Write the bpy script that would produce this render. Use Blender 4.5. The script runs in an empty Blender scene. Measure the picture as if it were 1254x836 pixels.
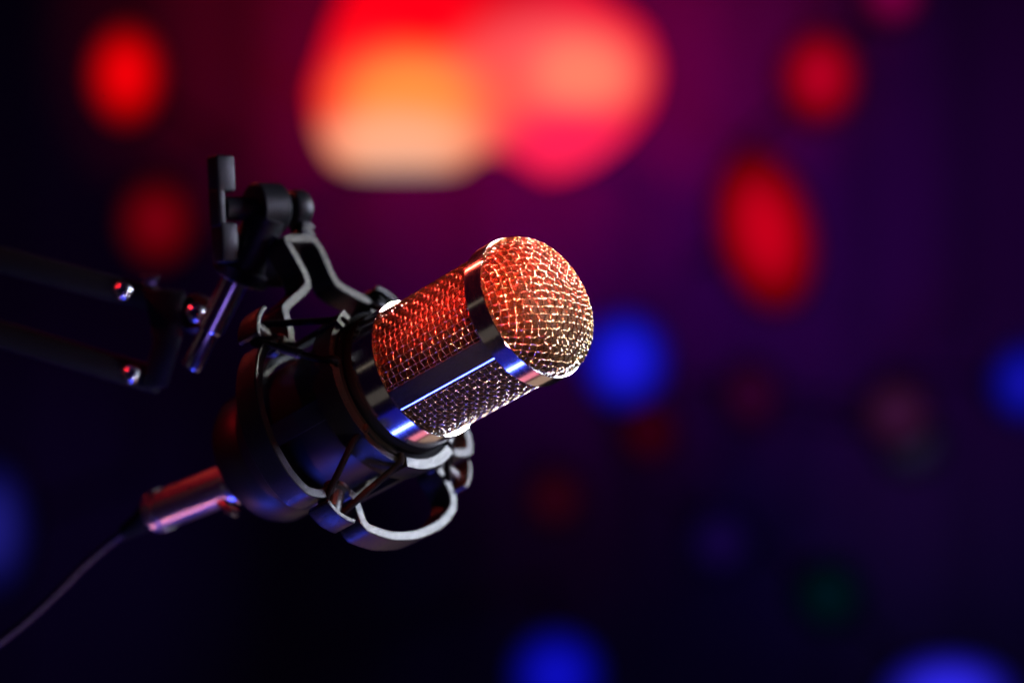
import bpy, bmesh, math, random
from mathutils import Vector, Matrix
random.seed(7)
PI = math.pi
scene = bpy.context.scene
COL = scene.collection

# ------------------------------------------------------------------ camera, world, lights, exposure
CAMZ = 1.30                                   # lens height above the (unseen) floor
F = 2500.0                                    # focal length in photo pixels (photo is 1254 px wide)
cam_d = bpy.data.cameras.new('camera')
cam_d.sensor_width = 36.0
cam_d.lens = 36.0 * F / 1254.0
cam_d.clip_start = 0.01
cam_d.clip_end = 60.0
cam_d.dof.use_dof = True
cam_d.dof.focus_distance = 0.657
FSTOP = (cam_d.lens / 1000.0) / 0.0170         # entrance pupil 17 mm
cam_d.dof.aperture_fstop = FSTOP
cam_d.dof.aperture_blades = 0
cam = bpy.data.objects.new('camera', cam_d)
cam.location = (0, 0, CAMZ)
cam.rotation_euler = (PI / 2, 0, 0)
COL.objects.link(cam)
scene.camera = cam

def at(px, py, depth):
    """world point seen at photo pixel (px, py) at a distance depth (m) in front of the lens"""
    return Vector(((px - 627) / F * depth, depth, CAMZ - (py - 418) / F * depth))

world = bpy.data.worlds.new('World')
scene.world = world
world.use_nodes = True
bg = world.node_tree.nodes['Background']
bg.inputs['Color'].default_value = (0.22, 0.05, 0.7, 1)
bg.inputs['Strength'].default_value = 0.006

scene.view_settings.view_transform = 'Standard'
scene.view_settings.look = 'None'
scene.view_settings.exposure = 0.0
scene.view_settings.gamma = 1.0
scene.cycles.use_denoising = True
try:
    scene.cycles.denoiser = 'OPENIMAGEDENOISE'
    scene.cycles.denoising_input_passes = 'RGB_ALBEDO_NORMAL'
except Exception:
    pass
scene.cycles.use_adaptive_sampling = False
scene.cycles.max_bounces = 6
scene.cycles.sample_clamp_indirect = 4.0
scene.cycles.blur_glossy = 0.0

MIC = at(521, 450, 0.686)                      # centre of the base band
MIC_AXIS = Vector((0.7316, -0.5480, 0.4055))     # towards the dome (right, away, up in world = x, y, z)
HEAD = MIC + MIC_AXIS * 0.035
def area(name, d, dist, w, h, power, color, target=MIC, spread=180, along=MIC_AXIS):
    """d = direction from the microphone to the lamp as (right, up, away); h runs along the vector `along`"""
    v = Vector((d[0], d[2], d[1])).normalized()
    l = bpy.data.lights.new(name, 'AREA')
    l.shape = 'RECTANGLE'; l.size = w; l.size_y = h
    l.energy = power; l.color = color
    l.spread = math.radians(spread)
    o = bpy.data.objects.new(name, l)
    z = v; y = (along - z * along.dot(z)).normalized(); x = y.cross(z)
    p = target + v * dist
    o.matrix_world = Matrix(((x.x, y.x, z.x, p.x), (x.y, y.y, z.y, p.y), (x.z, y.z, z.z, p.z), (0, 0, 0, 1)))
    COL.objects.link(o)
    return o

area('red_rim_light', (-0.63, 0.55, 0.55), 0.9, 0.020, 0.20, 0.004, (1.0, 0.09, 0.06), MIC + MIC_AXIS * 0.02, 9)
area('arm_red_light', (-0.70, 0.62, -0.10), 0.9, 0.10, 0.10, 0.010, (1.0, 0.02, 0.03), at(160, 395, 0.74), 6.0)  # added beam for red glints on the arm screws
area('added_red_light', (-0.15, 0.90, -0.42), 1.5, 0.05, 0.05, 0.13, (1.0, 0.03, 0.035), HEAD + MIC_AXIS * 0.003, 2.3)  # unseen beam, added to redden the grille and dome
area('red_front_light', (0.30, 0.86, -0.42), 1.5, 0.05, 0.05, 0.035, (1.0, 0.12, 0.06), HEAD + MIC_AXIS * 0.008, 2.6)  # second added red beam, spreads the red across the dome
area('warm_front_light', (0.42, 0.62, -0.66), 1.5, 0.04, 0.04, 0.013, (1.0, 0.66, 0.34), HEAD + MIC_AXIS * 0.010, 2.2)  # added warm beam, brings the dome towards gold
area('rim_key_light', (0.81, 0.46, 0.36), 1.2, 0.14, 0.14, 0.016, (1.0, 0.97, 0.9), HEAD - MIC_AXIS * 0.010, 2.2)  # added narrow beam that whitens the band rims
area('amber_low_light', (-0.10, -0.60, -0.80), 1.5, 0.06, 0.06, 0.012, (1.0, 0.62, 0.28), HEAD + MIC_AXIS * 0.006, 2.2)  # added unseen lamp, gilds the lower grille
area('blue_white_strip_light', (-0.19, -0.98, 0.03), 0.8, 0.055, 0.32, 3.1, (0.05, 0.08, 1.0))
area('blue_stage_light', (-0.44, -0.88, -0.18), 0.8, 0.26, 0.32, 0.07, (0.03, 0.03, 1.0))
area('pink_stage_light', (0.04, -0.92, 0.38), 0.9, 0.16, 0.34, 0.20, (1.0, 0.26, 0.38))
area('beige_stage_light', (0.14, -0.74, 0.65), 0.9, 0.34, 0.34, 0.15, (1.0, 0.66, 0.50))
area('violet_front_light', (0.12, -0.46, -0.88), 1.1, 0.09, 0.34, 0.42, (0.34, 0.20, 1.0), along=Vector((-0.4, 0, -0.92)))
area('white_key_light', (0.90, 0.36, 0.33), 0.42, 0.08, 0.08, 0.40, (0.72, 0.81, 1.0), MIC + Vector((0.01, 0, -0.03)), 85)
area('lavender_side_light', (0.94, 0.20, 0.06), 0.9, 0.26, 0.30, 0.12, (0.70, 0.62, 1.0), at(318, 270, 0.715), 6)  # beam added to lift the yoke and thumb screw
area('plug_pink_light', (-0.43, -0.87, 0.22), 0.8, 0.26, 0.16, 0.0055, (1.0, 0.34, 0.46), at(222, 616, 0.755), 5, Vector((-0.754, 0.584, -0.30)))  # added lamp, puts pink on the plug alone
area('grey_low_light', (0.62, -0.70, -0.50), 1.1, 0.06, 0.30, 0.02, (1.0, 0.85, 0.95), at(262, 395, 0.724), 8, Vector((-0.4, 0, -0.92)))  # added dim beam for the grey stripe on the spigot
area('grey_fill_light', (-0.78, -0.48, -0.39), 0.9, 0.22, 0.30, 0.013, (1.0, 0.9, 0.8))
area('grey_thin_light', (-0.98, 0.12, -0.12), 0.9, 0.05, 0.30, 0.008, (1.0, 0.85, 0.7))

def spot(name, tgt, src, power, color, ang, blend=1.0):
    l = bpy.data.lights.new(name, 'SPOT')
    l.energy = power; l.color = color; l.spot_size = math.radians(ang); l.spot_blend = blend
    l.shadow_soft_size = 0.05
    o = bpy.data.objects.new(name, l)
    o.location = src
    o.rotation_euler = (tgt - src).to_track_quat('-Z', 'Y').to_euler()
    COL.objects.link(o)
WALL = 7.2
def wash(name, px, py, rpx, power, color):
    """a soft round wash of light on the backdrop from an added, unseen spot behind the lamps, rpx = its radius in photo pixels"""
    t = at(px, py, WALL); src = at(px, py, 5.55)
    ang = 2 * math.degrees(math.atan((rpx / F * WALL) / (t - src).length))
    spot(name, t, src, power, color, min(ang, 170))
wash('red_wash_light', 590, 50, 450, 27, (1.0, 0.0, 0.06))
wash('magenta_wash_light', 700, 220, 520, 10.0, (0.50, 0.0, 1.0))
wash('violet_wash_light', 1020, 150, 600, 6.5, (0.55, 0.0, 1.0))
wash('indigo_wash_light', 1180, 500, 600, 4.5, (0.12, 0.02, 1.0))
wash('navy_wash_light', 820, 760, 560, 1.5, (0.12, 0.04, 1.0))
wash('dim_violet_wash_light', 110, 330, 480, 0.8, (0.45, 0.0, 1.0))
wash('blue_wash_light', 30, 700, 380, 1.8, (0.20, 0.05, 1.0))
wash('dull_red_wash_light', 690, 600, 220, 0.8, (1.0, 0.0, 0.12))
wash('plum_wash_light', 1130, 520, 260, 1.3, (0.8, 0.05, 0.9))
wash('slate_wash_light', 1130, 700, 240, 0.9, (0.4, 0.25, 1.0))
wash('corner_red_wash_light', 860, 50, 260, 12, (1.0, 0.0, 0.03))
wash('left_red_wash_light', 330, 50, 300, 10, (1.0, 0.0, 0.08))

# ------------------------------------------------------------------ materials
def mat(name, color, metal=0.0, rough=0.5, aniso=0.0, coat=0.0, spec=0.5):
    m = bpy.data.materials.new(name); m.use_nodes = True
    b = m.node_tree.nodes['Principled BSDF']
    b.inputs['Base Color'].default_value = (*color, 1)
    b.inputs['Metallic'].default_value = metal
    b.inputs['Roughness'].default_value = rough
    b.inputs['Anisotropic'].default_value = aniso
    b.inputs['Coat Weight'].default_value = coat
    b.inputs['Specular IOR Level'].default_value = spec
    return m
def nodes(m):
    return m.node_tree.nodes, m.node_tree.links, m.node_tree.nodes['Principled BSDF']
def noise_bump(m, scale, strength, dist=0.0002, stretch=(1, 1, 1), detail=3, rough_rng=None):
    n, l, b = nodes(m)
    tc = n.new('ShaderNodeTexCoord'); mp = n.new('ShaderNodeMapping')
    mp.inputs['Scale'].default_value = stretch
    nt = n.new('ShaderNodeTexNoise'); nt.inputs['Scale'].default_value = scale; nt.inputs['Detail'].default_value = detail
    l.new(tc.outputs['Object'], mp.inputs['Vector']); l.new(mp.outputs['Vector'], nt.inputs['Vector'])
    bp = n.new('ShaderNodeBump'); bp.inputs['Strength'].default_value = strength; bp.inputs['Distance'].default_value = dist
    l.new(nt.outputs['Fac'], bp.inputs['Height']); l.new(bp.outputs['Normal'], b.inputs['Normal'])
    if rough_rng:
        mr = n.new('ShaderNodeMapRange'); mr.inputs['To Min'].default_value = rough_rng[0]; mr.inputs['To Max'].default_value = rough_rng[1]
        mr.inputs['From Min'].default_value = 0.3; mr.inputs['From Max'].default_value = 0.7
        l.new(nt.outputs['Fac'], mr.inputs['Value']); l.new(mr.outputs['Result'], b.inputs['Roughness'])
    return m
M = {}
M['band'] = noise_bump(mat('brushed_steel', (0.80, 0.76, 0.70), 1.0, 0.14), 5200, 0.05, 0.00003, (0.04, 0.04, 1), 2, (0.10, 0.19))
M['strip'] = noise_bump(mat('satin_steel', (0.72, 0.70, 0.70), 1.0, 0.20), 3000, 0.06, 0.00003, (1, 1, 0.1), 2, (0.15, 0.24))
M['wire'] = mat('pale_gold_wire', (0.95, 0.68, 0.40), 1.0, 0.16)
M['paint'] = noise_bump(mat('black_textured_paint', (0.012, 0.012, 0.014), 0.0, 0.38), 1700, 0.9, 0.00016, detail=3, rough_rng=(0.26, 0.52))
M['body'] = noise_bump(mat('black_satin_enamel', (0.008, 0.007, 0.009), 0.0, 0.42, spec=0.35), 900, 0.12, 0.0001)
M['rubber'] = noise_bump(mat('black_rubber', (0.010, 0.010, 0.011), 0.0, 0.9, spec=0.1), 1500, 0.3)
M['cord'] = noise_bump(mat('black_elastic_cord', (0.010, 0.007, 0.008), 0.0, 0.85, spec=0.08), 2500, 0.8, 0.0002)
M['chrome'] = noise_bump(mat('polished_chrome', (0.85, 0.85, 0.87), 1.0, 0.2), 200, 0.05, rough_rng=(0.16, 0.26))
M['nickel'] = noise_bump(mat('satin_nickel', (0.72, 0.66, 0.64), 1.0, 0.30), 900, 0.1, rough_rng=(0.26, 0.36))
M['jacket'] = noise_bump(mat('dark_cable_jacket', (0.035, 0.012, 0.04), 0.0, 0.5), 900, 0.2)
M['housing'] = noise_bump(mat('lamp_housing', (0.02, 0.02, 0.02), 0.0, 0.5), 60, 0.2)
M['drape'] = noise_bump(mat('grey_stage_drape', (0.35, 0.35, 0.36), 0.0, 0.9, spec=0.1), 1.5, 0.4, 0.02)

def fine_mesh_mat():
    m = mat('fine_brass_gauze', (0.5, 0.3, 0.12), 1.0, 0.40)
    n, l, b = nodes(m)
    uv = n.new('ShaderNodeUVMap'); sp = n.new('ShaderNodeSeparateXYZ')
    l.new(uv.outputs['UV'], sp.inputs['Vector'])
    outs = []
    for ax in ('X', 'Y'):
        mu = n.new('ShaderNodeMath'); mu.operation = 'MULTIPLY'; mu.inputs[1].default_value = 2 * PI / 0.62
        si = n.new('ShaderNodeMath'); si.operation = 'SINE'
        l.new(sp.outputs[ax], mu.inputs[0]); l.new(mu.outputs[0], si.inputs[0]); outs.append(si)
    mx = n.new('ShaderNodeMath'); mx.operation = 'MAXIMUM'
    l.new(outs[0].outputs[0], mx.inputs[0]); l.new(outs[1].outputs[0], mx.inputs[1])
    vo = n.new('ShaderNodeTexVoronoi'); vo.inputs['Scale'].default_value = 1.7
    l.new(uv.outputs['UV'], vo.inputs['Vector'])
    ad = n.new('ShaderNodeMath'); ad.operation = 'ADD'
    l.new(mx.outputs[0], ad.inputs[0]); l.new(vo.outputs['Distance'], ad.inputs[1])
    bp = n.new('ShaderNodeBump'); bp.inputs['Strength'].default_value = 1.0; bp.inputs['Distance'].default_value = 0.00010
    l.new(ad.outputs[0], bp.inputs['Height']); l.new(bp.outputs['Normal'], b.inputs['Normal'])
    cr = n.new('ShaderNodeValToRGB')
    cr.color_ramp.elements[0].position = 0.0; cr.color_ramp.elements[0].color = (0.03, 0.018, 0.010, 1)   # holes of the gauze
    cr.color_ramp.elements[1].position = 0.75; cr.color_ramp.elements[1].color = (0.13, 0.065, 0.024, 1)
    l.new(mx.outputs[0], cr.inputs['Fac']); l.new(cr.outputs['Color'], b.inputs['Base Color'])
    return m
M['gauze'] = fine_mesh_mat()

LENS = {}
def lens_mat(rgb, fall=0.35, gain=1.0):
    """a lit lamp lens: its fade to the rim paints the soft blurred edge"""
    k = (rgb, fall, round(gain, 3))
    if k in LENS: return LENS[k]
    def lin(c):
        c /= 255.0
        return c / 12.92 if c <= 0.04045 else ((c + 0.055) / 1.055) ** 2.4
    m = bpy.data.materials.new('lit_lens'); m.use_nodes = True
    n, l = m.node_tree.nodes, m.node_tree.links
    n.clear()
    out = n.new('ShaderNodeOutputMaterial'); em = n.new('ShaderNodeEmission')
    em.inputs['Color'].default_value = (*[lin(c) for c in rgb], 1)
    tc = n.new('ShaderNodeTexCoord'); ln = n.new('ShaderNodeVectorMath'); ln.operation = 'LENGTH'
    l.new(tc.outputs['UV'], ln.inputs[0])
    mr = n.new('ShaderNodeMapRange'); mr.inputs['To Min'].default_value = gain; mr.inputs['To Max'].default_value = fall * gain
    mr.interpolation_type = 'SMOOTHSTEP'
    mr.inputs['From Min'].default_value = 0.22
    l.new(ln.outputs['Value'], mr.inputs['Value']); l.new(mr.outputs['Result'], em.inputs['Strength'])
    l.new(em.outputs[0], out.inputs['Surface'])
    LENS[k] = m
    return m

# ------------------------------------------------------------------ mesh helpers (all shapes in millimetres)
class MB:
    def __init__(s): s.v = []; s.f = []; s.uv = []
    def add(s, v, f, uv=None):
        k = len(s.v); s.v += [Vector(p) for p in v]; s.f += [tuple(i + k for i in q) for q in f]
        if uv is not None: s.uv += uv
        return s
    def tube(s, pts, r, seg=8, closed=False, caps=True, twist=None, rs=None, flat=1.0, ref=None):
        pts = [Vector(p) for p in pts]; n = len(pts); V = []; Fc = []
        up = None
        for i, p in enumerate(pts):
            a = pts[(i - 1) % n] if (closed or i > 0) else p
            b = pts[(i + 1) % n] if (closed or i < n - 1) else p
            t = (b - a).normalized()
            if ref is not None: x = Vector(ref) - t * t.dot(Vector(ref))
            elif up is None:
                x = t.orthogonal()
            else: x = up - t * t.dot(up)
            x.normalize(); up = x; y = t.cross(x)
            rr = rs[i] if rs else r
            for k in range(seg):
                an = 2 * PI * k / seg
                V.append(p + x * math.cos(an) * rr + y * math.sin(an) * rr * flat)
        m = n if closed else n - 1
        for i in range(m):
            for k in range(seg):
                j = (i + 1) % n; q = (k + 1) % seg
                Fc.append((i * seg + k, i * seg + q, j * seg + q, j * seg + k))
        if caps and not closed:
            Fc.append(tuple(range(seg - 1, -1, -1))); Fc.append(tuple((n - 1) * seg + k for k in range(seg)))
        return s.add(V, Fc)
    def lathe(s, prof, seg=96, sx=1.0, sy=1.0, t0=0.0, t1=2 * PI, M_=None):
        """prof = [(r, z)...]; closes on itself when the sweep is partial or the profile is a loop"""
        full = abs(t1 - t0 - 2 * PI) < 1e-6
        V = []; Fc = []; nt = seg if full else seg + 1; n = len(prof)
        for k in range(nt):
            t = t0 + (t1 - t0) * k / seg
            for r, z in prof:
                p = Vector((r * math.cos(t) * sx, r * math.sin(t) * sy, z))
                V.append(M_ @ p if M_ is not None else p)
        for k in range(seg):
            q = (k + 1) % nt
            for i in range(n - 1):
                Fc.append((k * n + i, q * n + i, q * n + i + 1, k * n + i + 1))
        if not full:
            Fc.append(tuple(range(n))); Fc.append(tuple((nt - 1) * n + i for i in range(n - 1, -1, -1)))
        return s.add(V, Fc)
    def box(s, c, hx, hy, hz):
        """c centre, hx/hy/hz half-axis vectors"""
        c = Vector(c); X, Y, Z = Vector(hx), Vector(hy), Vector(hz)
        V = [c + X * i + Y * j + Z * k for i in (-1, 1) for j in (-1, 1) for k in (-1, 1)]
        Fc = [(0, 1, 3, 2), (4, 6, 7, 5), (0, 4, 5, 1), (2, 3, 7, 6), (0, 2, 6, 4), (1, 5, 7, 3)]
        return s.add(V, Fc)
    def build(s, name, m, parent=None, smooth=True, bevel=0.0, bseg=2, angle=35, world=False):
        me = bpy.data.meshes.new(name)
        me.from_pydata([tuple(p * 0.001) for p in s.v] if not world else [tuple(p) for p in s.v], [], s.f)
        if s.uv:
            ul = me.uv_layers.new(name='UVMap')
            for lp in me.loops: ul.data[lp.index].uv = s.uv[lp.vertex_index]
        bm = bmesh.new(); bm.from_mesh(me)
        bmesh.ops.recalc_face_normals(bm, faces=bm.faces)
        if bevel > 0:
            ed = [e for e in bm.edges if len(e.link_faces) == 2 and e.calc_face_angle(0) > math.radians(28)]
            bmesh.ops.bevel(bm, geom=ed, offset=bevel * (0.001 if not world else 1), segments=bseg, profile=0.5, affect='EDGES', clamp_overlap=True)
        bm.to_mesh(me); bm.free()
        if smooth:
            me.polygons.foreach_set('use_smooth', [True] * len(me.polygons))
            me.set_sharp_from_angle(angle=math.radians(angle))
        me.materials.append(m)
        o = bpy.data.objects.new(name, me)
        COL.objects.link(o)
        if parent is not None: o.parent = parent
        return o

def tag(o, label=None, cat=None, group=None, kind=None):
    if label: o['label'] = label
    if cat: o['category'] = cat
    if group: o['group'] = group
    if kind: o['kind'] = kind
    return o
def empty(name, mtx, label, cat, group=None):
    o = bpy.data.objects.new(name, None); o.empty_display_size = 0.02
    o.matrix_world = mtx
    COL.objects.link(o)
    return tag(o, label, cat, group)

# ------------------------------------------------------------------ microphone frame: local Z = its axis, towards the dome
az, el = math.radians(28.999), math.radians(33.233)
NX = Vector((math.cos(az) * math.cos(el), -math.sin(el), math.sin(az) * math.cos(el)))      # (right, away, up)
E1 = Vector((-math.sin(az), 0, math.cos(az)))
n_ = (NX.x, NX.z, NX.y); e_ = (E1.x, E1.z, 0)
E2 = Vector((0.47933566, 0.8364488, 0.26568916))
BASE = Vector(((520.93 - 627) / F * 0.6863, 0.6863, CAMZ - (450.43 - 418) / F * 0.6863))
MM = Matrix((( E1.x, -E2.x, NX.x, BASE.x), (E1.y, -E2.y, NX.y, BASE.y), (E1.z, -E2.z, NX.z, BASE.z), (0, 0, 0, 1)))
MI = MM.inverted()
def L(r, th, s):
    t = math.radians(th)
    return Vector((r * math.cos(t), -r * math.sin(t), s))
def AB(a, b, s): return Vector((a, -b, s))
def W(px, py, depth):
    """photo pixel at a real distance -> microphone-local millimetres"""
    return (MI @ at(px, py, depth)) * 1000.0
def ray_s(px, py, s):
    """point of the plane z=s (local mm) seen at pixel"""
    o = MI @ Vector((0, 0, CAMZ)); d = (MI @ at(px, py, 1.0)) - o
    t = (s * 0.001 - o.z) / d.z
    return (o + d * t) * 1000.0

# ================================================================== THE SETTING
bd = MB()
nx = 320
V = []; Fc = []
for i in range(nx + 1):
    x = -9.0 + 18.0 * i / nx
    y = WALL + 0.035 * math.sin(i * 0.9) + 0.02 * math.sin(i * 0.37 + 1)
    V += [(x, y, -0.2), (x, y, 4.2)]
for i in range(nx): Fc.append((2 * i, 2 * i + 2, 2 * i + 3, 2 * i + 1))
bd.add(V, Fc)
tag(bd.build('backdrop', M['drape'], world=True, angle=80), kind='structure')

# ================================================================== MICROPHONE
mic = empty('condenser_microphone', MM, 'studio condenser microphone with gold wire mesh head, steel bands and black body', 'microphone')
P_ = 2.42
NW = 62; RW = 0.225; AMP = 0.38
def RC(t):       # the grille is a touch oval, so the band shows its rim above and below
    return 23.55 - 0.45 * math.cos(2 * t)
S0, S1 = -0.6, 42.4
g = MB()
for k in range(NW):
    t = 2 * PI * (k + 0.5) / NW
    pts = []
    N_ = 18 * 6
    for i in range(N_ + 1):
        s = S0 + (S1 - S0) * i / N_
        jit = 0
        r = RC(t) + AMP * math.cos(PI * (s / P_) + PI * k)
        pts.append((r * math.cos(t), r * math.sin(t), s))
    g.tube(pts, RW, 6, ref=(-math.sin(t), math.cos(t), 0))
for j in range(0, 18):
    s = j * P_ + 0.0
    if s < S0 or s > S1: continue
    pts = []
    n6 = NW * 6
    for i in range(n6):
        t = 2 * PI * (i / 6.0 + 0.5) / NW
        r = RC(t) - AMP * math.cos(PI * i / 6.0 + PI * j)
        pts.append((r * math.cos(t), r * math.sin(t), s))
    g.tube(pts, RW, 6, closed=True, ref=(0, 0, 1))
g.build('wire_grille', M['wire'], mic, angle=180)

def shell(Rf, s0, s1, ns=8, nt=128):
    mb = MB(); V = []; Fc = []; UV = []
    for i in range(ns + 1):
        s = s0 + (s1 - s0) * i / ns
        for k in range(nt + 1):
            t = 2 * PI * k / nt
            V.append((Rf(t) * math.cos(t), Rf(t) * math.sin(t), s)); UV.append((t * 22.5, s))
    for i in range(ns):
        for k in range(nt):
            a = i * (nt + 1) + k
            Fc.append((a, a + 1, a + nt + 2, a + nt + 1))
    return mb.add(V, Fc, UV)
shell(lambda t: RC(t) - 1.35, -0.5, 42.3).build('inner_gauze', M['gauze'], mic, angle=180)

# dome: profile by arc length
H, PW, RD = 12.9, 2.15, 23.75
prof = []
for i in range(401):
    ph = PI / 2 * (1 - i / 400)
    prof.append((RD * max(math.cos(ph), 0) ** (2 / PW), H * max(math.sin(ph), 0) ** (2 / PW)))
arc = [0.0]
for i in range(1, 401):
    arc.append(arc[-1] + math.hypot(prof[i][0] - prof[i - 1][0], prof[i][1] - prof[i - 1][1]))
arc.append(arc[-1] + 1.2); prof.append((RD, -1.2))
LT = arc[-1]
def dome(u, v, off=0.0):
    rho = math.hypot(u, v); q = min(rho, LT - 1e-4)
    lo, hi = 0, len(arc) - 1
    while hi - lo > 1:
        md = (lo + hi) // 2
        if arc[md] <= q: lo = md
        else: hi = md
    f = (q - arc[lo]) / (arc[hi] - arc[lo])
    r = prof[lo][0] * (1 - f) + prof[hi][0] * f; z = prof[lo][1] * (1 - f) + prof[hi][1] * f
    dr = prof[hi][0] - prof[lo][0]; dz = prof[hi][1] - prof[lo][1]; d = math.hypot(dr, dz)
    nr, nz = -dz / d, dr / d
    if rho < 1e-6: return Vector((0, 0, z + off))
    c, s = u / rho, v / rho
    return Vector(((r + nr * off) * c, (r + nr * off) * s, z + nz * off + 49.5))
dm = MB()
PD = 2.5; ANG = math.radians(-113)
ca, sa = math.cos(ANG), math.sin(ANG)
for axis in (0, 1):
    for k in range(-13, 14):
        w = (k + 0.5) * PD
        if abs(w) >= LT: continue
        half = math.sqrt(LT * LT - w * w)
        n = int(2 * half / PD * 6) + 1
        pts = []
        for i in range(n + 1):
            q = -half + 2 * half * i / n
            ww = w + 0.10 * math.sin(q * 0.35 + k * 1.3)
            sg = 1 if axis == 0 else -1
            off = sg * AMP * math.cos(PI * (q / PD - 0.5) + PI * k)
            u, v = (q, ww) if axis == 0 else (ww, q)
            pts.append(dome(u * ca - v * sa, u * sa + v * ca, off))
        if len(pts) > 3: dm.tube(pts, RW, 6)
dm.build('dome_grille', M['wire'], mic, angle=180)
ds = MB(); V = []; Fc = []; UV = []
nr_, nt_ = 40, 96
for i in range(nr_ + 1):
    rho = LT * i / nr_ + 1e-3
    for k in range(nt_ + 1):
        t = 2 * PI * k / nt_
        V.append(dome(rho * math.cos(t), rho * math.sin(t), -1.35)); UV.append((rho * math.cos(t - ANG), rho * math.sin(t - ANG)))
for i in range(nr_):
    for k in range(nt_):
        a = i * (nt_ + 1) + k
        Fc.append((a, a + 1, a + nt_ + 2, a + nt_ + 1))
ds.add(V, Fc, UV).build('dome_gauze', M['gauze'], mic, angle=180)

# bands
def band(name, s0, s1, ri, ro, m, bev=0.22):
    pr = [(ri, s0), (ro - bev, s0), (ro, s0 + bev), (ro, s1 - bev), (ro - bev * .3, s1 - bev * .25), (ro - bev, s1), (ri, s1), (ri, s0)]
    return MB().lathe(pr, 192).build(name, m, mic, angle=8)
band('front_band', 42.0, 49.35, 22.0, 25.0, M['band'])
band('base_band', -10.0, 0.0, 22.0, 25.0, M['band'])
# bars that join the two bands
for th in (-101.5, 78.5):
    st = MB()
    a0, a1 = math.radians(-th - 8.6), math.radians(-th + 8.6)
    tm = math.radians(-th)
    Rv = Vector((math.cos(tm), math.sin(tm), 0)); Tv = Vector((-math.sin(tm), math.cos(tm), 0))
    sec = [(-3.9, 22.8), (-3.9, 24.05), (-3.72, 24.40), (-3.25, 24.60), (3.25, 24.60), (3.72, 24.40), (3.9, 24.05), (3.9, 22.8)]
    V = [Rv * q + Tv * u + Vector((0, 0, z)) for z in (0.0, 42.0) for (u, q) in sec]
    Fc = [(i, (i + 1) % 8, (i + 1) % 8 + 8, i + 8) for i in range(8)] + [tuple(range(7, -1, -1)), tuple(range(8, 16))]
    st.add(V, Fc)
    st.build('side_bar', M['strip'], mic, angle=8)
# body
MB().lathe([(0, -12), (24.4, -12), (24.6, -13), (24.6, -68), (24.3, -68.6), (24.3, -69.4), (24.6, -70), (24.6, -80), (23.6, -82.2), (21, -83.4), (11, -83.6), (11, -88), (0, -88)], 128).build('body', M['body'], mic, angle=30)
MB().lathe([(20, -10.02), (25.2, -10.02), (25.4, -10.5), (25.4, -13.0), (20, -13)], 128).build('collar', M['rubber'], mic, angle=30)
# socket ring the plug enters
MB().lathe([(7.8, -88.0), (10.4, -88.0), (10.4, -92), (9.8, -92.8), (7.8, -92.8), (7.8, -88)], 64).build('socket_ring', M['nickel'], mic, angle=30)

# ================================================================== SHOCK MOUNT
sm = empty('shock_mount', MM, 'black metal shock mount with elastic cords cradling the microphone', 'shock mount')
# outer frame: one closed flat bar, extruded along the microphone's axis
outline = [  # (a, b) centre line
    (31.0, -20.5), (29.4, -17.6), (33.6, -14.3), (38.2, -12.6), (40.8, -11.4), (42.2, -6.0), (43.6, 1.6), (45.4, 6.4), (49.1, 7.9), (56.5, 8.1),
    (62.3, 8.0), (62.6, 9.6), (59.8, 20.8), (57.8, 22.6), (52.7, 22.7), (46.0, 21.6), (41.9, 21.4), (38.4, 24.2), (33.8, 29.6), (31.0, 32.4), (26.3, 32.8),
    (22.0, 31.0), (20.5, 33.0), (22.5, 40.0), (20.0, 44.5), (12, 49.0), (0, 51.0), (-12, 50.2), (-22, 47.6), (-29.5, 45.8), (-33.4, 42.2), (-32.0, 36.0), (-28.5, 29.5),
    (-29.5, 25.0), (-33.5, 21.0), (-39.0, 21.4), (-44.0, 20.6), (-47.6, 16.7), (-49.6, 6.5), (-48.2, -8.0), (-43.9, -20.0), (-37.6, -28.8), (-34.6, -29.8), (-29.5, -28.4), (-25.6, -27.6),
    (-21.6, -30.6), (-20.2, -34.5), (-19.6, -41.5), (-16.4, -47.0), (-8, -50.0), (3.0, -50.2), (13, -47.5), (21.5, -42.8), (28.0, -36.4), (31.5, -30.6), (31.8, -25.4)]
def smooth_closed(P, sub=5, sharp=0.5):
    n = len(P); out = []
    for i in range(n):
        p0, p1, p2, p3 = [Vector((*P[(i + d) % n], 0)) for d in (-1, 0, 1, 2)]
        c = (p2 - p1).length
        t1 = (p2 - p0).normalized() * c * sharp * 1.3; t2 = (p3 - p1).normalized() * c * sharp * 1.3
        for k in range(sub):
            t = k / sub; h1 = 2 * t**3 - 3 * t**2 + 1; h2 = -2 * t**3 + 3 * t**2; h3 = t**3 - 2 * t**2 + t; h4 = t**3 - t**2
            out.append(p1 * h1 + p2 * h2 + t1 * h3 + t2 * h4)
    return out
def bar_loop(P2, w, s0, s1, bev=0.3):
    n = len(P2); prof4 = []
    mb = MB(); V = []; Fc = []
    sec = [(-w / 2 + bev, s0), (-w / 2, s0 - bev), (-w / 2, s1 + bev), (-w / 2 + bev, s1), (w / 2 - bev, s1), (w / 2, s1 + bev), (w / 2, s0 - bev), (w / 2 - bev, s0)]
    for i in range(n):
        t = (P2[(i + 1) % n] - P2[i - 1]).normalized(); nn = Vector((-t.y, t.x, 0))
        for (o, s) in sec:
            q = P2[i] + nn * o
            V.append(AB(q.x, q.y, s))
    for i in range(n):
        j = (i + 1) % n
        for k in range(8):
            q = (k + 1) % 8
            Fc.append((i * 8 + k, j * 8 + k, j * 8 + q, i * 8 + q))
    return mb.add(V, Fc)
bar_loop(smooth_closed(outline), 3.3, -31.0, -41.0).build('frame', M['paint'], sm, angle=30)

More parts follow.
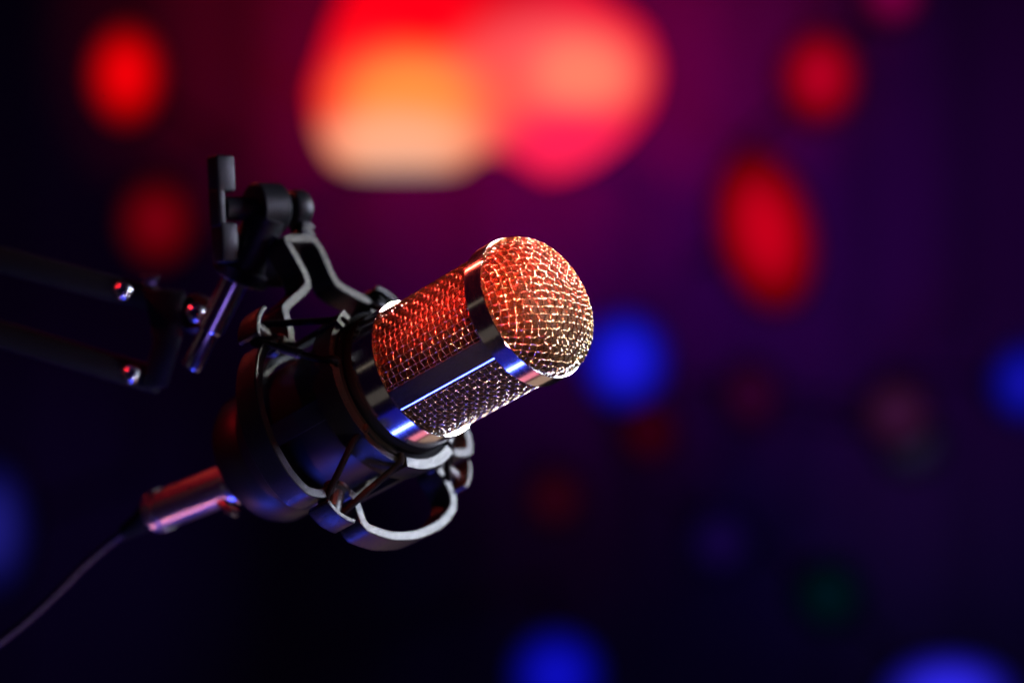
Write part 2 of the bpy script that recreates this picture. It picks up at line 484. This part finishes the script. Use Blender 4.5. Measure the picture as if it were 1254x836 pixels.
# inner cradle ring with rubber liner
def ring_seg(mb, ri, ro, s0, s1, th0=0, th1=360, seg=120):
    full = th1 - th0 >= 360
    mb.lathe([(ri, s0), (ro, s0), (ro, s1), (ri, s1), (ri, s0)], seg, t0=math.radians(-th1) if not full else 0, t1=math.radians(-th0) if not full else 2 * PI)
    return mb
ring_seg(MB(), 27.6, 30.0, -15.0, -24.0, 36, 350).build('cradle_ring', M['paint'], sm, bevel=0.35, angle=30)
ring_seg(MB(), 24.75, 27.4, -14.2, -24.5).build('rubber_liner', M['rubber'], sm, bevel=0.4, angle=30)
hooks = [-36.0, 54.0, 143.0, -124.0]
# raised quarter pads between the cord notches
for ta, tb in ((-24, -11), (101, 131), (163, 214), (251, 300)):
    p = MB(); ring_seg(p, 27.6, 31.0, -13.4, -23.0, ta, tb, 24)
    p.build('cradle_pad', M['paint'], sm, bevel=0.5, angle=30)
# ribs down the outside (behind the cradle) holding the rear ring
ring_seg(MB(), 26.4, 29.6, -52.0, -57.0).build('rear_ring', M['paint'], sm, bevel=0.5, angle=30)
for th in (9, 99, 189, 279):
    rb = MB(); ring_seg(rb, 28.0, 30.0, -23.2, -52.4, th - 7, th + 7, 8)
    rb.build('cradle_rib', M['paint'], sm, bevel=0.4, angle=30)

for th in hooks:
    t = math.radians(th)
    R = Vector((math.cos(t), -math.sin(t), 0)); T = Vector((-math.sin(t), -math.cos(t), 0)); Z = Vector((0, 0, 1))
    ho = MB()
    # outer cap: slightly curved plate
    sec = []
    for i in range(9):
        u = -6.3 + 12.6 * i / 8
        sec.append((u, 51.0 - 0.035 * u * u))
    V = []; Fc = []
    for (u, r) in sec:
        for (dr, z) in ((-0.9, -27.6), (0.9, -27.6), (0.9, -37.2), (-0.9, -37.2)):
            V.append(R * (r + dr) + T * u + Z * z)
    for i in range(8):
        for k in range(4):
            q = (k + 1) % 4
            Fc.append((i * 4 + k, i * 4 + q, (i + 1) * 4 + q, (i + 1) * 4 + k))
    Fc.append((0, 3, 2, 1)); Fc.append((32, 33, 34, 35))
    ho.add(V, Fc)
    h = ho.build('hook', M['paint'], sm, bevel=0.35, angle=30)
    sp = MB()                                    # drum the cord runs round, radial axis
    mtx = Matrix(((T.x, Z.x, R.x), (T.y, Z.y, R.y), (T.z, Z.z, R.z))).to_4x4()
    mtx.translation = Z * -33.5
    sp.lathe([(0, 37.2), (4.6, 37.2), (4.6, 39.0), (3.2, 39.6), (3.2, 48.4), (4.2, 49.2), (4.2, 50.2), (0, 50.2)], 40, M_=mtx)
    sp.build('drum', M['paint'], h, angle=30)

# elastic cords: from each hook to both neighbouring notches of the cradle
for th in hooks:
    t = math.radians(th)
    for sgn in (-1, 1):
        e = th + sgn * 17
        pts = [L(45.5, th - sgn * 0.5, -37.4), L(45.6, th + sgn * 4.4, -35.5), L(45.6, th + sgn * 5.0, -32.8),
               L(43.0, th + sgn * 6.5, -30.0), L(31.2, e, -17.6), L(29.4, e + sgn * .6, -13.6), L(27.0, e + sgn * 1.0, -14.0)]
        cr = []
        for i in range(len(pts) - 1):
            for k in range(6): cr.append(pts[i].lerp(pts[i + 1], k / 6))
        cr.append(pts[-1])
        for _ in range(3):
            cr = [cr[0]] + [(cr[i - 1] + cr[i] * 2 + cr[i + 1]) / 4 for i in range(1, len(cr) - 1)] + [cr[-1]]
        MB().tube(cr, 1.15, 10).build('elastic_cord', M['cord'], sm, angle=180)
# crimp sleeve on one cord
a = L(43.0, -36 - 6.5, -30.0); b = L(31.2, -36 - 17, -17.6)
MB().tube([a.lerp(b, 0.18), a.lerp(b, 0.62)], 1.75, 12).build('cord_sleeve', M['paint'], sm, bevel=0.3, angle=30)

# stem and swivel eye above the yoke
eye = ray_s(364, 256, -35.0); top = ray_s(370, 292, -36.0)
up_ = (ray_s(370, 262, -36.0) - top).normalized()
AX = Vector((0.80, 0.60, 0.03)).normalized()                     # pivot axis in world
AXL = (MI.to_3x3() @ AX).normalized()
side = up_.cross(Vector((0, 0, 1))).normalized()
fw = side.cross(up_).normalized()
stm = MB()
le = (eye - top).length
stm.box(top + up_ * (le * .28), side * 2.6, up_ * (le * .30), fw * 3.0)
stm.box(top + up_ * (le * .13), side * 3.0, up_ * 0.7, fw * 3.5)
stm.box(top + up_ * (le * .42), side * 3.0, up_ * 0.7, fw * 3.5)
stm.build('stem', M['paint'], sm, bevel=0.3, angle=30)
def axis_mtx(o, zdir, xref=Vector((0, 0, 1))):
    z = zdir.normalized(); x = (xref - z * z.dot(xref)).normalized(); y = z.cross(x)
    m = Matrix(((x.x, y.x, z.x, o.x), (x.y, y.y, z.y, o.y), (x.z, y.z, z.z, o.z), (0, 0, 0, 1)))
    return m
EM = axis_mtx(eye, AXL, (MI.to_3x3() @ Vector((0, 0, 1))))
MB().lathe([(0, -3.4), (5.6, -3.4), (6.6, -2.8), (6.9, -1.6), (6.9, 1.8), (6.4, 2.8), (5.0, 3.2), (0, 3.2)], 64, M_=EM).build('swivel_eye', M['paint'], sm, angle=30)
MB().lathe([(0, -18.0), (8.5, -18.0), (9.1, -17.4), (9.1, -8.0), (8.2, -7.0), (5.2, -5.4), (4, -5.0), (4, -3.45), (0, -3.45)], 64, M_=EM).build('swivel_disc', M['paint'], sm, angle=30)
MB().lathe([(0, -30.0), (4.0, -30.0), (4.2, -29.5), (4.2, -18.05), (0, -18.05)], 40, M_=EM).build('screw_shaft', M['paint'], sm, angle=30)
# T-shaped thumb screw: an upright bar across the shaft
kb = MB()
ks = Vector((EM[0][2], EM[1][2], EM[2][2]))
uw = (MI.to_3x3() @ Vector((-0.02, 0.05, 1))).normalized(); uw = (uw - ks * uw.dot(ks)).normalized(); sw = uw.cross(ks).normalized()
kc = Vector((EM[0][3], EM[1][3], EM[2][3])) - ks * 30.0
kb.box(kc + uw * 11.8, sw * 3.7, uw * 6.4, ks * 3.6)
kb.box(kc - ks * 2.2, sw * 3.5, uw * 6.6, ks * 1.5)
kb.box(kc - uw * 12.0 + ks * 0.2, sw * 3.7, uw * 7.0, ks * 3.4)
kb.build('thumb_screw', M['paint'], sm, bevel=0.9, bseg=3, angle=30)
# socket going down from the disc, with a knurled rim
dc = Vector((EM[0][3], EM[1][3], EM[2][3])) - ks * 13.0
td = (W(236, 456, 0.728) - W(290, 338, 0.720)).normalized()
sb = dc + td * 4
sock_end = W(296, 333, 0.722)
SMt = axis_mtx(sock_end, td)
dlen = (sock_end - dc).length
MB().lathe([(0, -dlen * .95), (6.8, -dlen * .95), (7.6, -dlen * .5), (9.0, -4.0), (9.0, -3.0), (0, -3.0)], 48, M_=SMt).build('socket', M['paint'], sm, angle=30)
kn = MB(); V = []; Fc = []
nk = 88
for k in range(nk):
    t = 2 * PI * k / nk; r = 10.0 + (0.35 if k % 2 else -0.1)
    for (rr, z) in ((5.0, -3.0), (r - 0.5, -3.0), (r, -2.5), (r, 1.8), (r - 0.6, 2.4), (4.9, 2.4)):
        V.append(SMt @ Vector((rr * math.cos(t), rr * math.sin(t), z)))
for k in range(nk):
    q = (k + 1) % nk
    for i in range(6):
        Fc.append((k * 6 + i, q * 6 + i, q * 6 + (i + 1) % 6, k * 6 + (i + 1) % 6))
kn.add(V, Fc).build('knurled_rim', M['paint'], sm, angle=20)
# gusset plate of the socket (its edge catches the blue light)
gp = MB()
gp.add([W(333, 286, 0.713), W(293, 350, 0.716), W(348, 352, 0.722), W(356, 300, 0.716), W(334, 286, 0.717), W(294, 350, 0.720), W(349, 352, 0.726), W(357, 300, 0.720)],
       [(0, 1, 2, 3), (7, 6, 5, 4), (0, 4, 5, 1), (1, 5, 6, 2), (2, 6, 7, 3), (3, 7, 4, 0)])
gp.build('gusset', M['paint'], sm, bevel=0.4, angle=30)

# ================================================================== BOOM ARM
ba_m = Matrix.Translation(at(200, 410, 0.745))
ba = empty('boom_arm', ba_m, 'black sprung boom arm with two parallel bars and a chrome spigot holding the shock mount', 'microphone arm')
BI = ba_m.inverted()
def B(px, py, d): return (BI @ at(px, py, d)) * 1000
p0, p1, p2 = B(291, 336, 0.721), B(257, 404, 0.7245), B(237, 452, 0.727)
dz = (p1 - p0).normalized()
LM = axis_mtx(p0, dz)
l1 = (p1 - p0).length; l2 = (p2 - p0).length
MB().lathe([(0, -6), (4.75, -6), (4.75, l1 - .5), (4.4, l1), (3.7, l1 + .1), (3.7, l2 - 1.2), (3.2, l2 - .2), (2.4, l2), (0, l2)], 64, M_=LM).build('spigot', M['chrome'], ba, angle=30)
def beam(name, a, b, hw, hh, m, bev=0.8):
    d = (b - a); z = d.normalized(); y = Vector((0, 1, 0)); x = z.cross(y).normalized(); y = x.cross(z)
    mb = MB().box((a + b) / 2, x * hh, y * hw, d / 2)
    return mb.build(name, m, ba, bevel=bev, angle=30)
beam('arm_bar', B(190, 367, 0.748), B(-700, 135, 0.762), 4.0, 4.6, M['paint'])
beam('arm_bar', B(196, 467, 0.748), B(-700, 200, 0.762), 4.0, 4.6, M['paint'])
# end bracket: upright plate between both bars, with a knuckle that grips the spigot
eb = MB()
eb.add([B(176, 352, 0.738), B(226, 356, 0.738), B(222, 412, 0.738), B(204, 474, 0.738), B(172, 476, 0.738), B(188, 420, 0.738)] +
       [B(176, 352, 0.756) , B(226, 356, 0.756), B(222, 412, 0.756), B(204, 474, 0.756), B(172, 476, 0.756), B(188, 420, 0.756)],
       [(0, 1, 2, 3, 4, 5), (11, 10, 9, 8, 7, 6)] + [(i, (i + 1) % 6, (i + 1) % 6 + 6, i + 6) for i in range(6)])
eb.build('end_bracket', M['paint'], ba, bevel=1.0, angle=30)
MB().add([B(170, 337, 0.739), B(196, 337, 0.739), B(189, 350, 0.739), B(178, 350, 0.739), B(170, 337, 0.752), B(196, 337, 0.752), B(189, 350, 0.752), B(178, 350, 0.752)],
         [(0, 1, 2, 3), (7, 6, 5, 4), (0, 1, 5, 4), (1, 2, 6, 5), (2, 3, 7, 6), (3, 0, 4, 7)]).build('wedge', M['nickel'], ba, bevel=0.5, angle=30)
kn2 = axis_mtx(B(240, 384, 0.742), Vector((-0.2, -0.95, 0.2)))
MB().lathe([(0, -12), (6.5, -12), (7.2, -11), (7.2, 1.5), (6.4, 2.6), (0, 2.6)], 48, M_=kn2).build('knuckle', M['paint'], ba, angle=30)
def screw(px, py, d, r):
    m = axis_mtx(B(px, py, d), Vector((0.0, -1, 0.1)))
    s = MB().lathe([(0, -7), (r * .6, -7), (r * .6, 0), (r, 0), (r, .9), (r * .86, 1.8), (r * .55, 2.5), (r * .46, 2.6), (r * .42, 1.2), (0, 1.2)], 40, M_=m)
    return s.build('screw', M['chrome'], ba, angle=30)
screw(151, 356, 0.738, 3.3); screw(161, 458, 0.738, 3.3); screw(240, 383, 0.737, 3.6)

# ================================================================== CABLE WITH PLUG
cm = Matrix.Translation(at(228, 612, 0.748))
cb = empty('microphone_cable', cm, 'dark microphone cable with silver plug running down to the left', 'cable')
CI = cm.inverted()
def Cp(px, py, d): return (CI @ at(px, py, d)) * 1000
q0, q1 = Cp(280, 592, 0.742), Cp(190, 627, 0.766)
PM = axis_mtx(q0, (q1 - q0)); lq = (q1 - q0).length
MB().lathe([(0, -6), (8.2, -6), (8.6, -5), (8.6, -3.4), (7.6, -2.8), (7.5, 0), (7.5, lq - 6.5), (6.9, lq - 6.2), (6.9, lq - 5.6), (8.1, lq - 5.2), (8.1, lq - 1.6), (7.3, lq - .4), (5, lq), (0, lq)], 64, M_=PM).build('plug_barrel', M['nickel'], cb, angle=30)
lt = MB()
lv = (q1 - q0).normalized(); 
lc = Cp(279, 622, 0.738)
ld = (Cp(290, 629, 0.736) - Cp(268, 614, 0.740)).normalized()
lx = ld.cross(Vector((0, 1, 0))).normalized(); ly = lx.cross(ld)
lt.box(lc, lx * 1.3, ly * 2.2, ld * 4.2)
lt.build('latch', M['nickel'], cb, bevel=0.6, angle=30)
boot = [q1 - lv * 2, q1 + lv * 4, Cp(170, 641, 0.770), Cp(152, 652, 0.772)]
MB().tube(boot, 1, 20, rs=[5.6, 5.0, 4.0, 2.9]).build('strain_relief', M['rubber'], cb, angle=60)
ctrl = [Cp(156, 650, 0.772), Cp(135, 664, 0.773), Cp(105, 690, 0.772), Cp(75, 720, 0.768), Cp(40, 753, 0.765), Cp(0, 785, 0.762), Cp(-50, 822, 0.760), Cp(-110, 870, 0.76), Cp(-260, 1050, 0.77), Cp(-420, 1350, 0.79), Cp(-520, 1800, 0.82)]
cp = []
for i in range(len(ctrl) - 1):
    a_, b_ = ctrl[max(i - 1, 0)], ctrl[i]; c_, d_ = ctrl[i + 1], ctrl[min(i + 2, len(ctrl) - 1)]
    for k in range(8):
        t = k / 8
        cp.append(0.5 * ((2 * b_) + (c_ - a_) * t + (2 * a_ - 5 * b_ + 4 * c_ - d_) * t * t + (3 * b_ - a_ - 3 * c_ + d_) * t ** 3))
cp.append(ctrl[-1])
MB().tube(cp, 1.5, 16).build('wire', M['jacket'], cb, angle=180)

# ================================================================== STAGE LAMPS far behind, out of focus
def lamp(px, py, rx, ry, rgb, label, depth=5.2, tilt=0.0, fall=0.12, gain=1.12, group='stage lamps shining behind the microphone'):
    """rx, ry = lens half-width and half-height in photo pixels at its own distance"""
    c = at(px, py, depth)
    rx *= 1.06; ry *= 1.06
    k = depth / F
    e = empty('stage_lamp', Matrix.Translation(c) @ Matrix.Rotation(math.radians(tilt), 4, 'Y'), label, 'stage lamp', group)
    X, Z = rx * k * 1000, ry * k * 1000
    ns, nr = 40, 5
    V = [Vector((0, -14, 0))]; UV = [(0, 0)]; Fc = []
    for i in range(1, nr + 1):
        q = i / nr
        for j in range(ns):
            t = 2 * PI * j / ns
            V.append(Vector((X * q * math.cos(t), -14 * (1 - q * q), Z * q * math.sin(t)))); UV.append((q * math.cos(t), q * math.sin(t)))
    for j in range(ns): Fc.append((0, 1 + j, 1 + (j + 1) % ns))
    for i in range(nr - 1):
        for j in range(ns):
            a = 1 + i * ns + j; b = 1 + i * ns + (j + 1) % ns
            Fc.append((a, a + ns, b + ns, b))
    mb = MB(); mb.add(V, Fc, UV)
    mb.build('lens', lens_mat(rgb, fall, gain), e, angle=180)
    hs = MB(); V = []; Fc = []
    for (q, y) in ((1.0, -1.0), (1.03, -3.0), (1.06, 1.0), (1.06, 60), (0.7, 110), (0.3, 125)):
        for j in range(ns):
            t = 2 * PI * j / ns
            V.append(Vector((X * q * math.cos(t), y, Z * q * math.sin(t))))
    for i in range(5):
        for j in range(ns):
            a = i * ns + j; b = i * ns + (j + 1) % ns
            Fc.append((a, b, b + ns, a + ns))
    Fc.append(tuple(5 * ns + j for j in range(ns)))
    hs.add(V, Fc).build('housing', M['housing'], e, angle=40)
    ym = MB().tube([Vector((0, 110, 0)), Vector((0, (WALL - depth) * 1000 + 60, 0))], 14, 12)
    ym.build('mounting_arm', M['housing'], e, angle=40)
    return e

# one big panel at top centre, glow of blurred lamps painted into its colours
def panel():
    depth = 5.2; k = depth / F * 1000
    cx, cy = 590.0, 90.0
    c = at(cx, cy, depth)
    e = empty('painted_glow_panel', Matrix.Translation(c), 'painted glow standing in for blurred lamps at top centre, orange and peach at left, coral and pink at right', 'painted glow')
    out = [(396, 62), (380, 115), (388, 160), (406, 196), (434, 209), (500, 211), (560, 208), (594, 188), (626, 194), (670, 219), (722, 203), (764, 172),
           (796, 132), (806, 84), (790, 36), (748, 2), (700, -30), (450, -36), (412, 15)]
    P = smooth_closed([((x - cx) * k, (cy - y) * k) for x, y in out], 5, 0.5)
    n = len(P)
    V = []; Fc = []; UV = []
    rings = [(0.0, 0)] + [(q, 0) for q in (0.2, 0.4, 0.6, 0.8, 1.0)]
    V.append(Vector((0, 0, 0))); UV.append((0, 0))
    for q in (0.2, 0.4, 0.6, 0.8, 1.0):
        for p in P: V.append(Vector((p.x * q, 0, p.y * q))); UV.append((p.x * q / k, -p.y * q / k))
    for i in range(n): Fc.append((0, 1 + i, 1 + (i + 1) % n))
    for r_ in range(4):
        for i in range(n):
            a = 1 + r_ * n + i; b = 1 + r_ * n + (i + 1) % n
            Fc.append((a, a + n, b + n, b))
    mb = MB(); mb.add(V, Fc, UV)
    def lin(v):
        v /= 255.0
        return v / 12.92 if v <= 0.04045 else ((v + 0.055) / 1.055) ** 2.4
    m = bpy.data.materials.new('painted_glow'); m.use_nodes = True
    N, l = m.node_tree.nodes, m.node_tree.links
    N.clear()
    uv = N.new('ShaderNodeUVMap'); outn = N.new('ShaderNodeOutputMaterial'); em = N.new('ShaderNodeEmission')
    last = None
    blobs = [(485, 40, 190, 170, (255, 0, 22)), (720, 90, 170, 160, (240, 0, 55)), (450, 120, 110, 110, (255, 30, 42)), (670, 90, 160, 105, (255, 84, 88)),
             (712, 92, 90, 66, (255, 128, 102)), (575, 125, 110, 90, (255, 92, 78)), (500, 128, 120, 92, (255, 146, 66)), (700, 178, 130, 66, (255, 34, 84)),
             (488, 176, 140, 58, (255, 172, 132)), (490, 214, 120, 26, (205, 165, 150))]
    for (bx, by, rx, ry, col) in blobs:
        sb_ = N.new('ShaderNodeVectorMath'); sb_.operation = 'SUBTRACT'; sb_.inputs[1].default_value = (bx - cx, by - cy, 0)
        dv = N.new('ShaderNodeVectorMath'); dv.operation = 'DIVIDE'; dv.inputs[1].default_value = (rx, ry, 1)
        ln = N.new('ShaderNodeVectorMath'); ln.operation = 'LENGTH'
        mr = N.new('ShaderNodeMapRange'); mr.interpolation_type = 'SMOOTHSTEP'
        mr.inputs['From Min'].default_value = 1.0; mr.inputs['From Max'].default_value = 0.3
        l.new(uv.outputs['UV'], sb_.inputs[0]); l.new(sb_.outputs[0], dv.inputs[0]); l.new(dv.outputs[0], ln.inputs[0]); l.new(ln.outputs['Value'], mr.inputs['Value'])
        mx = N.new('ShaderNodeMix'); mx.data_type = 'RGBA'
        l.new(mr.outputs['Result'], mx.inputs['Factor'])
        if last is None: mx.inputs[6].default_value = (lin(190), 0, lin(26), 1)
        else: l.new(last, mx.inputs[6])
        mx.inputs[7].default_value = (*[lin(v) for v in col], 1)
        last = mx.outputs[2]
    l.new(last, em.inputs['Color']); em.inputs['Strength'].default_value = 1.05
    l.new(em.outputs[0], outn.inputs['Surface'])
    mb.build('painted_glow_face', m, e, angle=180)
    hb = MB(); V = []; Fc = []
    for (q, y) in ((1.0, 1.0), (1.012, -4), (1.02, 2), (1.02, 70)):
        for p in P: V.append(Vector((p.x * q, y, p.y * q)))
    for r_ in range(3):
        for i in range(n):
            a = r_ * n + i; b = r_ * n + (i + 1) % n
            Fc.append((a, b, b + n, a + n))
    Fc.append(tuple(3 * n + i for i in range(n)))
    hb.add(V, Fc).build('housing', M['housing'], e, angle=40)
    for dx in (-260, 260):
        MB().tube([Vector((dx, 60, 0)), Vector((dx, (WALL - depth) * 1000 + 60, 0))], 16, 12).build('mounting_arm', M['housing'], e, angle=40)
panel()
lamp(155, 92, 43, 58, (240, 0, 8), 'round bright red lamp alone at upper left', 5.2)
lamp(193, 272, 44, 51, (112, 0, 14), 'dim dark red lamp at left above the boom arm', 5.2)
lamp(1003, 95, 46, 55, (175, 0, 32), 'round crimson lamp alone at upper right', 5.2)
lamp(937, 282, 56, 94, (188, 0, 25), 'tall slanting red lamp at right, beyond the microphone', 5.2, tilt=-14)
lamp(765, 440, 52, 57, (28, 26, 225), 'round blue lamp just right of the microphone head', 5.2)
lamp(1256, 468, 42, 46, (18, 16, 165), 'blue lamp on the right edge of the picture', 5.2)
lamp(795, 528, 35, 35, (50, 0, 18), 'faint dark red lamp below the round blue lamp', 5.2)
lamp(920, 482, 35, 40, (46, 2, 40), 'faint plum lamp at right middle', 5.2)
lamp(1098, 505, 42, 42, (54, 16, 50), 'faint mauve lamp at right', 5.2)
lamp(1116, 540, 37, 40, (34, 28, 56), 'faint grey violet lamp at right, below the mauve one', 5.3)
lamp(1015, 728, 40, 40, (0, 19, 27), 'faint teal lamp at lower right', 5.2)
lamp(882, 662, 40, 40, (18, 4, 58), 'faint indigo lamp low right of centre', 5.2)
lamp(682, 826, 53, 53, (12, 12, 180), 'blue lamp at the bottom edge near the centre', 5.2)
lamp(1162, 850, 76, 46, (46, 38, 230), 'wide bright blue lamp at the bottom right edge', 5.2)
lamp(-8, 645, 40, 76, (26, 24, 112), 'tall blue lamp on the left edge of the picture', 5.2)
lamp(680, 608, 34, 35, (44, 2, 20), 'faint dark red lamp below the microphone head', 5.2)
lamp(1092, -6, 35, 34, (120, 0, 66), 'magenta lamp at the top edge near the right', 5.2)
